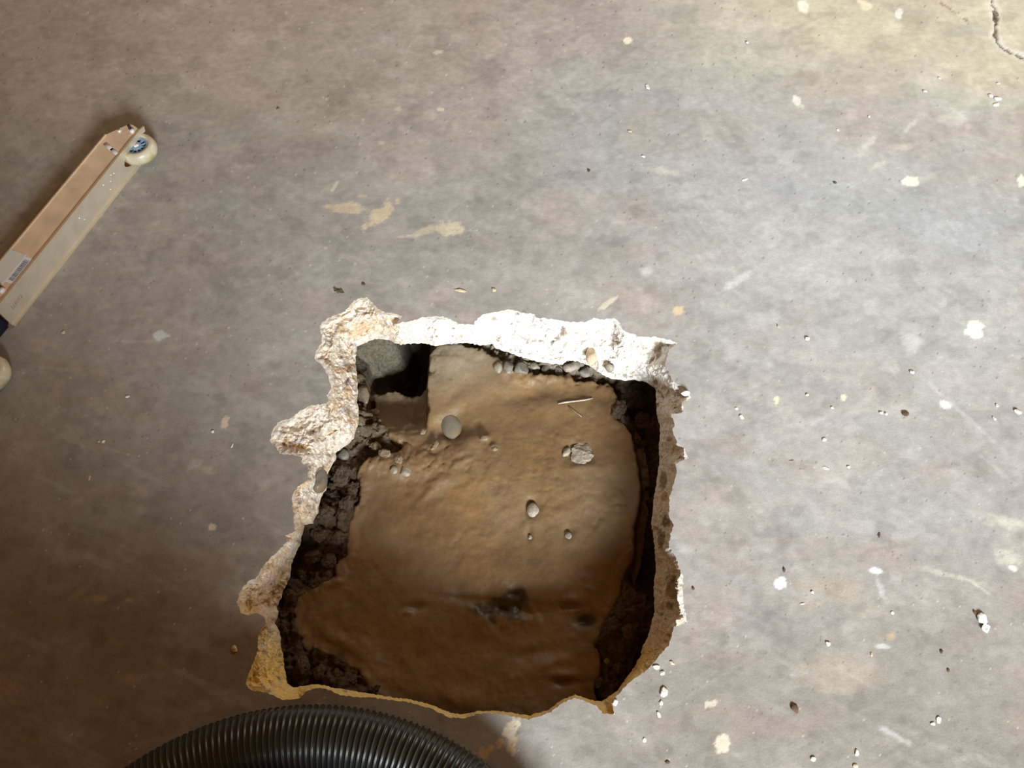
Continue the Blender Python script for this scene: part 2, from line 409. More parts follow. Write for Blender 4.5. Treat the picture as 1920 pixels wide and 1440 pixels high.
kk = inO & ~inI & (dO > 1.4) & (dI > 1.4)
pts.extend(zip(gu[kk].tolist(), gv[kk].tolist()))
res = delaunay_2d_cdt([Vector(p) for p in pts], edges, [], 0, 1e-4)
rv, rf = np.array([tuple(p) for p in res[0]]), res[2]
cen = np.array([rv[list(f)].mean(0) for f in rf])
_, cO = pdist(cen[:, 0], cen[:, 1], OUT); _, cI = pdist(cen[:, 0], cen[:, 1], INN)
# inside the grid gap?
gi_ = np.clip(((cen[:, 0] - UL) / ST_).astype(int), 0, nx - 2); gj_ = np.clip(((cen[:, 1] - VT) / ST_).astype(int), 0, ny - 2)
ingap = cellbad[gj_, gi_]
orig = res[3]
b2 = len(verts)
fx, fy = at(rv[:, 0], rv[:, 1], 0.0)
remap = {}
def fl(i):
    if i in remap: return remap[i]
    for s in orig[i]:
        if s < len(bverts):
            remap[i] = bverts[s]; return remap[i]
    remap[i] = len(verts); verts.append((float(fx[i]), float(fy[i]), 0.0)); extra.append(i)
    return remap[i]
extra = []
def ccw(f):
    a, b, c = [rv[q] for q in f[:3]]
    s = (b[0] - a[0]) * (c[1] - a[1]) - (b[1] - a[1]) * (c[0] - a[0])
    return list(f) if s < 0 else list(f)[::-1]     # pixel rows run downwards
for f, isO, g in zip(rf, cO, ingap):
    if g and not isO:
        faces.append(tuple(fl(i) for i in ccw(f)))
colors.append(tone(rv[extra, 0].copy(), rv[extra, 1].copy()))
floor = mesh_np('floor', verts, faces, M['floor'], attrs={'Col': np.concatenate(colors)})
floor['kind'] = 'structure'
tag(floor, 'worn grey and brown stained concrete garage floor around the broken hole')

# ---- broken rim (the fracture through the slab)
ring_f = [ccw(f) for f, a, b in zip(rf, cO, cI) if a and not b]
used = sorted({i for f in ring_f for i in f}); um = {g: k_ for k_, g in enumerate(used)}
ru, rvv = rv[used, 0], rv[used, 1]
dO, _ = pdist(ru, rvv, OUT); dI, _ = pdist(ru, rvv, INN)
Wd = dO + dI
wmax = 46 + 40 * sstep(850, 1000, ru) * sstep(760, 720, rvv)
wl = np.minimum(Wd, wmax)
depth = T * np.clip(1 - dI / wl, 0, 1) ** 0.85
sp = .020 * sstep(0, 16, dO) * sstep(50, 70, Wd)
depth = np.minimum(T, depth + sp * (1 - depth / T))
amp = np.clip(np.minimum(dO / 8, 1) * np.minimum(Wd / 45, 1), 0, 1) * np.minimum(1, .35 + dI / 10)
bx_, by_ = at(ru, rvv, 0)
lump = fbm(bx_ * 26, by_ * 26, depth * 26, seed=11, o=3)
rid = 1 - np.abs(fbm(bx_ * 60, by_ * 60, depth * 60, seed=12, o=4)) * 2
depth2 = depth + amp * (.012 * lump - .008 * rid + .003 * fbm(bx_ * 170, by_ * 170, depth * 170, seed=14, o=2))
depth2 = np.where(dO < .5, 0, np.where(dI < .5, T, np.clip(depth2, .0005, T + .01)))
rx, ry = at(ru, rvv, -depth2)
# knock the face in and out a little as well
rx = rx + amp * .006 * fbm(bx_ * 45, by_ * 45, depth * 60, seed=16, o=4)
ry = ry + amp * .006 * fbm(bx_ * 45, by_ * 45, depth * 60, seed=19, o=4)
rc = np.tile(np.array([.84, .80, .735]), (len(used), 1))
nA = fbm(rx * 14, ry * 14, depth2 * 14, seed=41, o=4); nB = fbm(rx * 60, ry * 60, depth2 * 60, seed=43, o=4)
nC = fbm(rx * 110, ry * 110, depth2 * 110, seed=47, o=3)
def mix_(c, m, colr): return c * (1 - m[:, None]) + np.array(colr)[None, :] * m[:, None]
leftw = sstep(900, 690, ru + 40 * nA) 
rc = mix_(rc, leftw * .55, (.70, .55, .40))
rc = mix_(rc, leftw * .65 * sstep(.05, .45, nA + .5 * nB), (.62, .41, .20))
rc = mix_(rc, leftw * .45 * sstep(.1, .5, nC), (.36, .24, .14))
ochre = sstep(1130, 1240, rvv + 40 * nA) 
rc = mix_(rc, ochre * .85, (.88, .62, .19))  # warm yellow light on the lower rim put into its colour
rc = mix_(rc, .35 * sstep(.2, .6, nB), (.58, .54, .48))
right_w = sstep(1205, 1235, ru) * sstep(690, 760, rvv)
rc = mix_(rc, right_w * .3, (.55, .44, .32))
SPOTS = [(1055,622,9,13,(.20,.13,.09)),(1046,634,7,6,(.35,.26,.18)),(1154,636,8,14,(.18,.12,.09)),(1148,648,6,8,(.3,.22,.16)),(1207,652,10,8,(.5,.42,.34)),(1036,660,12,9,(.55,.47,.40)),
 (1060,668,9,8,(.6,.5,.4)),(1113,676,9,14,(.60,.48,.34)),(1143,688,8,7,(.75,.62,.44)),(980,636,7,4,(.45,.44,.44)),(1005,655,8,4,(.5,.5,.5)),(974,658,4,4,(.4,.4,.4)),(640,616,14,9,(.55,.38,.2)),
 (645,620,9,4,(.28,.18,.1)),(654,690,16,9,(.30,.19,.12)),(652,716,9,8,(.2,.15,.12)),(640,695,14,6,(.6,.4,.25)),(650,770,10,8,(.34,.25,.18)),(655,788,9,6,(.6,.36,.18)),(597,820,12,9,(.48,.36,.3)),(590,812,6,5,(.25,.18,.14)),
 (538,825,10,5,(.5,.34,.14)),(565,838,16,6,(.6,.40,.15)),(720,605,7,6,(.45,.33,.25)),(1262,1100,12,26,(.30,.21,.13)),(1256,1135,9,9,(.25,.17,.1)),(1248,975,8,12,(.18,.13,.1)),(1240,1010,9,20,(.2,.14,.1)),
 (1243,900,9,20,(.26,.18,.11)),(1246,930,8,10,(.5,.33,.14)),(592,900,1,1,(.3,.3,.3)),(585,950,7,9,(.4,.3,.24)),(562,940,6,5,(.42,.33,.32)),(505,1085,12,14,(.62,.44,.4)),(530,1070,8,10,(.5,.36,.2))]
srng = random.Random(17)
for _ in range(230):
    i_ = srng.randrange(len(used))
    q_ = srng.uniform(1.8, 4.5)
    SPOTS.append((ru[i_], rvv[i_], q_ * srng.uniform(.8, 1.6), q_, srng.choice([(.48,.46,.43),(.34,.27,.2),(.55,.42,.28),(.25,.19,.14),(.50,.50,.50),(.62,.50,.36)])))
for (a, b, rw, rh, colr) in SPOTS:
    r = np.hypot((ru - a) / rw, (rvv - b) / rh) + .5 * nC
    rc = mix_(rc, .85 * sstep(1.1, .6, r), colr)
rverts = list(map(tuple, np.stack([rx, ry, -depth2], 1)))
rfaces = [tuple(um[i] for i in f) for f in ring_f]
# underside of the slab, running back from the lower edge
inner_ids = [i for i in range(len(rv)) if any(i0 <= s < i1 for s in orig[i])]
pos = {}
for i in inner_ids:
    for s in orig[i]:
        if i0 <= s < i1: pos[s - i0] = i
loop = [pos[k_] for k_ in range(i1 - i0) if k_ in pos]
lc = np.mean([[rx[um[i]], ry[um[i]]] for i in loop], 0)
b3 = len(rverts)
for i in loop:
    x, y = rx[um[i]], ry[um[i]]
    rverts.append((x + (x - lc[0]) * .5, y + (y - lc[1]) * .5, -T + .004))
L_ = len(loop)
for a in range(L_):
    b = (a + 1) % L_
    rfaces.append((um[loop[a]], um[loop[b]], b3 + b, b3 + a))
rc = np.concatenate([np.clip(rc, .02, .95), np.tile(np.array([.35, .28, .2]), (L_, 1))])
edge_o = mesh_np('broken_edge', rverts, rfaces, M['edge'], parent=floor, attrs={'Col': rc}, smooth=False)
tag(edge_o, 'pale freshly broken concrete around the hole')

# ------------------------------------------------------------------ soil under the slab and the mud pool in it
inn_w = np.array([at(a, b, -T) for a, b in INN[::2]])
x0, y0 = inn_w.min(0) - .17; x1, y1 = inn_w.max(0) + .17
g = .0032
sx = np.arange(x0, x1, g); sy = np.arange(y0, y1, g)
SX, SY = np.meshgrid(sx, sy)
sxf, syf = SX.ravel(), SY.ravel()
dW, insW = pdist(sxf, syf, [tuple(p) for p in inn_w])
sW = np.where(insW, dW, -dW)
ML = -T - .055                                   # mud level
MUD = [(812,650),(845,652),(875,655),(905,660),(930,676),(965,700),(1000,704),(1040,706),(1080,712),(1110,716),(1140,724),(1156,745),(1158,790),(1185,815),(1196,870),
 (1200,930),(1190,985),(1185,1040),(1170,1085),(1160,1125),(1140,1165),(1122,1205),(1124,1250),(1112,1300),(1130,1345),(1120,1420),(900,1430),(740,1400),(728,1330),(700,1300),(668,1262),(632,1238),
 (600,1225),(575,1215),(552,1180),(545,1150),(556,1118),(590,1098),(632,1082),(650,1040),(652,985),(668,945),(676,905),(672,880),(690,862),(742,852),(752,835),(722,815),(716,795),(690,775),(690,712),(714,716),(748,717),(783,715),(799,708),(804,690),(808,668)]
mu_, mv_ = px(sxf, syf, ML)
dM, inM = pdist(mu_, mv_, MUD)
sM = np.where(inM, dM, -dM)                      # pixels
PIT = [(655,655),(690,630),(728,622),(735,560),(820,560),(812,650),(802,695),(799,706),(782,711),(748,713),(714,711),(690,704),(668,690)]
dP, inP = pdist(mu_, mv_, PIT); sP = np.where(inP, dP, -dP)
n1 = fbm(sxf * 9, syf * 9, seed=101, o=4); n2 = fbm(sxf * 40, syf * 40, seed=103, o=4)
wx = sxf + .012 * fbm(sxf * 30, syf * 30, seed=201, o=3); wy = syf + .012 * fbm(sxf * 30, syf * 30, seed=203, o=3)
c1 = cells(wx * 26, wy * 26, seed=7); c2 = cells(wx * 62, wy * 62, seed=8); c3 = cells(wx * 130, wy * 130, seed=9)
soil = -T - .065 + .05 * sstep(-.02, -.10, sW) + .03 * sstep(-.09, -.13, sW)
soil += .022 * n1 + .012 * n2 + .018 * c1 * sstep(-.3, .2, n1) + .008 * c2 * sstep(-.4, .2, n2) + .005 * c3 - .012 + .010 * (.5 - np.abs(fbm(sxf * 55, syf * 55, seed=211, o=5, gain=.65)) * 2)
# raised crumbly bank at the left, trench at the right
su, sv = px(sxf, syf, ML)
bank = sstep(690, 640, su + 14 * n2) * sstep(830, 880, sv)
soil += .022 * bank
trench = sstep(1165, 1200, su + 12 * n2) * sstep(1140, 1060, sv)
soil -= .05 * trench * sstep(-.03, .02, sW)
soil += .018 * sstep(1110, 1140, su) * sstep(1130, 1180, sv)
soil += .012 * np.exp(-((sv - 690) / 22) ** 2) * (su > 900) * (su < 1130)
pitd = .17 * sstep(-3, 30, sP + 3 * n2)
soilP = soil * (1 - sstep(-6, 4, sP)) + sstep(-6, 4, sP) * (ML - .012 - .26 * sstep(-2, 40, sP) * sstep(690, 745, mu_) - .10 * sstep(-4, 60, sP) * (1 - sstep(690, 745, mu_)) + .004 * n1)
soil = soilP
soil = np.where(sM > 6, np.minimum(soil, ML - .13), soil)
rz = sstep(780, 755, mv_) * sstep(803, 797, mu_) * sstep(680, 692, mu_) * sstep(650, 690, mv_)
soil = np.where(rz > .3, np.minimum(soil, ML - .17), soil)
scol = np.tile(np.array([.078, .05, .029]), (len(sxf), 1))
def mixn(c, m, colr): return c * (1 - m[:, None]) + np.array(colr)[None, :] * m[:, None]
scol = mixn(scol, .6 * sstep(0, .5, n1 + .4 * n2), (.11, .075, .044))
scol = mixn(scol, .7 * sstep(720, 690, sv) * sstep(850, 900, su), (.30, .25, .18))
scol = mixn(scol, .8 * sstep(-2, 6, sP), (.15, .125, .09))
scol = mixn(scol, .5 * sstep(900, 840, sv) * sstep(800, 740, su) * (sP < -3), (.20, .145, .095))
nxs, nys = len(sx), len(sy)
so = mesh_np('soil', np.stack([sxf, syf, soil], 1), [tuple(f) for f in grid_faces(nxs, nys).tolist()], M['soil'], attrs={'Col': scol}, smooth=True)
tag(so, 'dark crumbly soil lining the sides of the hole under the slab', 'soil', kind='stuff')

# mud: soft wet surface with dents, dribbles and lumps: (u, v, ru, rv, height mm, angle)
FEAT = [(850,800,30,34,-9,0),(880,828,40,22,10,-20),(760,880,70,26,12,-8),(840,770,50,14,8,-35),(905,800,26,16,-7,0),(700,870,30,20,10,0),(1088,850,34,26,-9,0),(1088,878,36,9,4,0),
 (996,952,16,20,-10,0),(992,997,5,14,-5,0),(1066,996,10,14,-6,0),(1060,757,70,20,5,-10),(1000,735,60,16,-7,-15),(920,720,60,24,9,-30),(860,700,50,30,10,-20),(830,680,30,20,8,0),(1120,770,30,30,6,0),
 (960,1140,66,20,-17,4),(965,1110,18,12,-10,0),(1098,1163,22,13,-14,0),(865,1118,60,12,-9,5),(1070,1125,20,10,8,0),(1070,1138,18,5,-6,0),(780,1140,20,9,-8,-20),(765,1148,12,7,9,-20),(1060,1280,22,8,-10,0),(1050,1265,26,9,6,0),
 (1020,1250,60,16,6,-25),(860,1310,60,20,8,15),(690,1240,20,60,7,-25),(640,1205,40,16,9,35),(800,1180,120,24,6,10),(700,1110,90,40,8,0),(760,1010,80,70,8,20),(950,880,120,60,6,0),(1100,950,90,70,7,20),
 (1150,1050,26,50,5,0),(1000,1080,120,30,8,5),(800,930,18,8,6,-40),(830,905,40,12,7,-25),(838,800,38,42,-10,-20),(815,745,30,40,12,0),(700,800,24,20,-8,0),(1140,1180,20,14,-8,0),(1120,1212,9,9,-8,0),(1050,870,0.1,0.1,0,0),(870,1195,70,20,-5,10),(1010,1225,60,14,-6,-10),
 (1180,905,16,60,-5,0),(640,1160,70,40,4,0),(812,838,10,8,8,0),(832,828,10,7,7,0),(908,822,9,7,8,0),(926,838,8,6,7,0),(866,870,24,6,4,-25)]
mud = ML + .004 * n1 + .002 * fbm(sxf * 22, syf * 22, seed=131, o=3) + .0009 * n2
mud = mud + .02 * sstep(760, 640, mv_) * sstep(780, 850, mu_)
ramp = sstep(822, 722, mv_ + 6 * n2) * sstep(806, 795, mu_ + 5 * n2) * sstep(672, 690, mu_)
for (a, b, rw, rh, hh, ang) in FEAT:
    t = math.radians(ang); du, dv = mu_ - a, mv_ - b
    p = du * math.cos(t) + dv * math.sin(t); q = -du * math.sin(t) + dv * math.cos(t)
    mud = mud + hh * .001 * np.exp(-((p / rw) ** 2 + (q / rh) ** 2) * (1 if abs(hh) < 9 else 1.2))
rough_z = np.exp(-(((mu_ - 800) / 110) ** 2 + ((mv_ - 860) / 45) ** 2)) + np.exp(-(((mu_ - 950) / 70) ** 2 + ((mv_ - 1145) / 26) ** 2)) + .7 * sstep(26, 4, sM)
rough_z = np.clip(rough_z, 0, 1)
mud = mud + rough_z * (.009 * c1 + .007 * c2 - .005 + .004 * n2)
edge_n = sM + 16 * fbm(sxf * 20, syf * 20, seed=141, o=5, gain=.6) * sstep(1160, 1130, mu_) + 6 * fbm(sxf * 30, syf * 30, seed=143, o=3)
pk = cells(sxf * 60 + 3, syf * 60, seed=61) * sstep(.1, .5, fbm(sxf * 12, syf * 12, seed=63, o=3))
mud = mud - .078 * ramp
mud = mud + .0022 * pk + .0010 * fbm(sxf * 60, syf * 60, seed=133, o=3)
mud = mud - .05 * sstep(2, -12, edge_n)
mcol = np.tile(np.array([.182, .106, .047]), (len(sxf), 1))
m1 = fbm(sxf * 5, syf * 5, seed=151, o=4); m2 = fbm(sxf * 16 + syf * 5, syf * 10, seed=153, o=4)
mcol = mixn(mcol, .5 * sstep(0, .6, m1), (.205, .145, .085))
mcol = mixn(mcol, .35 * sstep(.1, .6, m2), (.27, .155, .062))
mcol = mixn(mcol, .35 * sstep(.15, .55, fbm(sxf * 30, syf * 22, seed=157, o=4)), (.17, .11, .06))
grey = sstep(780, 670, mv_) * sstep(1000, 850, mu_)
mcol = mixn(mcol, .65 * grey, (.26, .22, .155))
dark = np.exp(-(((mu_ - 950) / 62) ** 2 + ((mv_ - 1140) / 24) ** 2)) + np.exp(-(((mu_ - 1098) / 22) ** 2 + ((mv_ - 1163) / 15) ** 2)) + .8 * np.exp(-(((mu_ - 970) / 18) ** 2 + ((mv_ - 1112) / 12) ** 2)) + np.exp(-(((mu_ - 1120) / 10) ** 2 + ((mv_ - 1210) / 10) ** 2))
mcol = mixn(mcol, np.clip(.95 * sstep(.25, .75, dark + .45 * n2), 0, 1), (.05, .033, .018))
fl_ = _h(np.floor(mu_ / 5), np.floor(mv_ / 5), mu_ * 0, 5)
mcol = mixn(mcol, .6 * (fl_ > .9985), (.12, .08, .05))
keep = (sM > -26).reshape(nys, nxs) & (sP < 9).reshape(nys, nxs)
kc = keep[:-1, :-1] & keep[1:, :-1] & keep[:-1, 1:] & keep[1:, 1:]
f = grid_faces(nxs, nys, kc)
ids, inv = np.unique(f, return_inverse=True)
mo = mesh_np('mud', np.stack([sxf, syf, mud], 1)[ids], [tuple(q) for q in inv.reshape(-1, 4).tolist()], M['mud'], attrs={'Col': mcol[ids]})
tag(mo, 'smooth wet brown mud filling the bottom of the hole', 'mud', kind='stuff')
MUDG = mud.reshape(nys, nxs); SOILG = soil.reshape(nys, nxs)
def hole_pt(u, v):
    """surface point in the hole seen at pixel (u, v)"""
    z = ML
    for _ in range(12):
        x, y = at(u, v, z)
        i = int(np.clip(round((float(x) - x0) / g), 0, nxs - 1)); j = int(np.clip(round((float(y) - y0) / g), 0, nys - 1))
        zn = max(MUDG[j, i] if keep[j, i] else -9, SOILG[j, i])
        z = .5 * z + .5 * zn
    return Vector((float(x), float(y), z))
def scale_at(u, v, z=0.0):
    a = P(u - 5, v, z); b = P(u + 5, v, z)
    return (b - a).length / 10

# ------------------------------------------------------------------ stones, clods, chips
def rock_bm(sx_, sy_, sz_, seed, rough=.18, sub=3, facet=0.0):
    bm = bmesh.new()
    bmesh.ops.create_icosphere(bm, subdivisions=sub, radius=1)
    co = np.array([v.co[:] for v in bm.verts])
    fq = 1.1 if rough < .3 else 1.7
    d = 1 + rough * fbm(co[:, 0] * fq + seed, co[:, 1] * fq, co[:, 2] * fq, seed=seed, o=3 if rough < .3 else 5, gain=.5 if rough < .3 else .7) * 1.6
    rr = random.Random(seed)
    for k_ in range(int(facet)):
        nrm = Vector((rr.uniform(-1, 1), rr.uniform(-1, 1), rr.uniform(-.6, 1))).normalized()
        lim = rr.uniform(.55, .82)
        dot = co @ np.array(nrm)
        co = co - np.outer(np.maximum(dot - lim, 0), np.array(nrm))
    co = co * d[:, None] * np.array([sx_, sy_, sz_])
    for v, c in zip(bm.verts, co): v.co = c
    return bm
def rock(name, u, v, wpx, hpx, ang, m, label, cat, seed, where='hole', rough=.18, flat=.7, facet=3, sink=.35, group=None):
    p = hole_pt(u, v) if where == 'hole' else P(u, v, 0)
    s = scale_at(u, v, p.z)
    a, b = wpx * s / 2, hpx * s / 2 * 1.1
    c = min(a, b) * flat
    big = max(wpx, hpx)
    bm = rock_bm(a, b, c, seed, rough, (4 if rough >= .3 else 3) if big > 14 else 2, facet)
    o = bm_obj(name, bm, m, smooth=big > 14 and facet < 4 and rough < .3)
    o.location = p + Vector((0, 0, c * (1 - sink * 2)))
    o.rotation_euler = (0, 0, math.radians(-ang))
    tag(o, label, cat, group)
    return o
SG, SPA, SM_, CL = M['stone_grey'], M['stone_pale'], M['stone_muddy'], M['clod']
rock('stone', 846, 803, 38, 62, -20, M['egg'], 'smooth grey egg-shaped stone half sunk in the mud below the dark pit', 'stone', 11, rough=.08, facet=0, sink=.42)
rock('stone', 1090, 852, 50, 40, 5, SPA, 'flat beige broken stone set in the mud toward the right side', 'stone', 12, rough=.3, flat=.45, facet=6, sink=.33)
rock('stone', 1062, 849, 15, 20, 30, SPA, 'small pale shard touching the left side of the flat beige stone', 'stone', 13, facet=3)
rock('stone', 999, 958, 22, 24, 0, SPA, 'pale round pebble in a small dent near the middle of the mud', 'stone', 14, rough=.1, facet=0, sink=.2)
rock('stone', 1066, 1005, 14, 12, 0, SPA, 'tiny whitish pebble in a dent right of the mid-mud pebble', 'stone', 15, facet=0)
rock('stone', 994, 1008, 8, 8, 0, SPA, 'speck-sized white pebble just below the mid-mud pebble', 'stone', 16, facet=0)
rock('stone', 760, 884, 24, 20, 20, SPA, 'whitish pebble at the right end of the clod row on the left mud', 'stone', 17)
rock('stone', 738, 882, 16, 14, 0, SPA, 'small pale pebble left of the whitish pebble on the left mud', 'stone', 18)
rock('stone', 908, 822, 16, 13, -30, SM_, 'small shiny mud-coated pebble right of the egg-shaped stone', 'stone', 19)
rock('stone', 928, 842, 12, 9, 0, SM_, 'tiny mud-coated pebble lower right of the egg-shaped stone', 'stone', 20)
rock('stone', 643, 856, 27, 22, 0, SG, 'round grey stone tucked under the left rim above the dark clods', 'stone', 21, rough=.08, facet=1, sink=.1)
rock('stone', 683, 742, 22, 36, -15, SM_, 'upright muddy rock against the left rim below the pit', 'stone', 22, sink=.1)
rock('stone', 676, 798, 18, 28, 10, SM_, 'rounded muddy rock against the left rim, below the upright one', 'stone', 23, sink=.1)
for k_, (u, v, a, b, nm) in enumerate([(935,691,16,20,'first'),(953,690,18,26,'tall second'),(977,695,28,24,'large round third'),(1003,688,20,15,'flat fourth'),(1022,694,16,20,'fifth'),(1046,698,24,14,'wide yellowish sixth'),(1070,690,24,28,'big grey seventh'),(1097,699,22,26,'rough eighth')]):
    rock('pebble', u, v, a, b, 10 * k_, SG if k_ % 3 else SPA, nm + ' pebble from the left in the row under the white broken top edge', 'pebble', 40 + k_, sink=.15, facet=2, group='pebbles under the top edge')
for k_, (u, v, a, b, lb) in enumerate([
  (640,895,30,34,'large dark clod beside the left rim, upper one of the dark bank'),(662,915,24,26,'knobbly dark clod right of the large upper bank clod'),
  (625,932,26,26,'dark clod lying under the left rim notch'),(650,945,30,22,'wide dark clod in the middle of the left bank'),
  (612,965,30,26,'dark clod at the sharp inner corner of the left rim'),(598,1002,28,26,'brown clod below the sharp inner corner of the left rim'),
  (634,1010,34,26,'broad brown clod at the lower right of the left bank'),(585,1045,26,28,'black-brown clod close to the pinkish rim'),
  (615,1055,30,24,'brown clod at the foot of the left bank'),(566,1075,20,22,'small dark clod squeezed beside the pinkish rim')]):
    rock('soil_clod', u, v, a, b, 35 * k_, CL, lb, 'clod', 60 + k_, sink=.25, rough=.45, facet=2, group='dark clods on the left bank')
for k_, (u, v, a, b, lb) in enumerate([
  (705,838,20,15,'brown muddy clod left of centre below the pit'),(722,852,22,16,'brown clod in the middle of the muddy clod row'),(690,830,15,13,'small brown clod nearest the left rim in the muddy row'),
  (748,862,17,13,'low muddy clod just above the whitish pebble'),(700,776,18,22,'pale muddy clod below the pit on the left'),(793,810,14,10,'small muddy lump left of the egg-shaped stone'),(815,835,18,10,'muddy lump below left of the egg-shaped stone')]):
    rock('mud_clod', u, v, a, b, 20 * k_, SM_, lb, 'clod', 80 + k_, sink=.3, rough=.35, facet=1, group='muddy clods left of the egg-shaped stone')
for k_, (u, v, a, b, lb) in enumerate([
  (1190,752,44,36,'large dark soil lump in the shade under the top right corner'),(1160,770,22,34,'narrow dark soil lump left of the large corner lump'),(1205,790,30,30,'dark soil lump below the large corner lump'),
  (1190,1120,22,18,'dark clod high in the lower right soil bank'),(1165,1150,20,16,'dark clod at the left edge of the lower right bank'),(1178,1185,26,20,'dark clod in the middle of the lower right bank'),
  (1150,1215,20,18,'dark clod beside the smooth mud in the lower right bank'),(1138,1240,11,11,'small reddish clod in the lower right bank'),(1127,1283,24,20,'round dark clod low in the lower right bank'),(1160,1255,22,18,'dark clod by the lower right rim')]):
    rock('soil_clod', u, v, a, b, 25 * k_, CL if k_ != 7 else SM_, lb, 'clod', 100 + k_, sink=.25, rough=.4, facet=2, group='dark clods along the right side')
for k_, (u, v, a, b, lb) in enumerate([
  (545,1118,22,20,'dark clod at the top of the lower left gap'),(533,1148,18,20,'dark clod midway down the lower left gap'),(530,1172,20,14,'flat dark clod in the lower left gap'),
  (566,1248,34,26,'large brown clod in the lower left corner'),(600,1262,26,18,'brown clod right of the large corner clod at lower left'),(632,1266,20,16,'crumbly clod in the lower left bank, middle'),
  (660,1278,18,14,'crumbly clod toward the right end of the lower left bank'),(708,1290,14,14,'dark round clod at the right tip of the lower left bank'),(638,1236,18,20,'dark clod standing up from the mud at lower left')]):
    rock('soil_clod', u, v, a, b, 25 * k_, CL, lb, 'clod', 120 + k_, sink=.25, rough=.4, facet=2, group='dark clods in the lower left corner')

# stone still held in the slab at the left rim
p = P(601, 903, -.070)
o = bm_obj('stone', rock_bm(.013, .028, .024, 33, .10, 3, 2), M['egg']); o.location = p; o.rotation_euler = (0, 0, math.radians(-8))
tag(o, 'oval grey-brown aggregate stone still held in the left broken edge', 'stone')
for (u, v, z, a, b, m, lb) in [(1108,668,-.085,.013,.022,M['chip_tan'],'tan aggregate stone sticking out of the white top edge, near its right end'),(1143,688,-.10,.012,.012,M['stone_pale'],'small pale aggregate stone low in the white top edge beside the tan one'),(1285,738,.001,.010,.004,M['chip'],'white sliver on the pointed corner right of the hole')]:
    o = bm_obj('stone', rock_bm(a, b, .012, int(u), .1, 3, 2), m); o.location = P(u, v, z)
    tag(o, lb, 'stone')

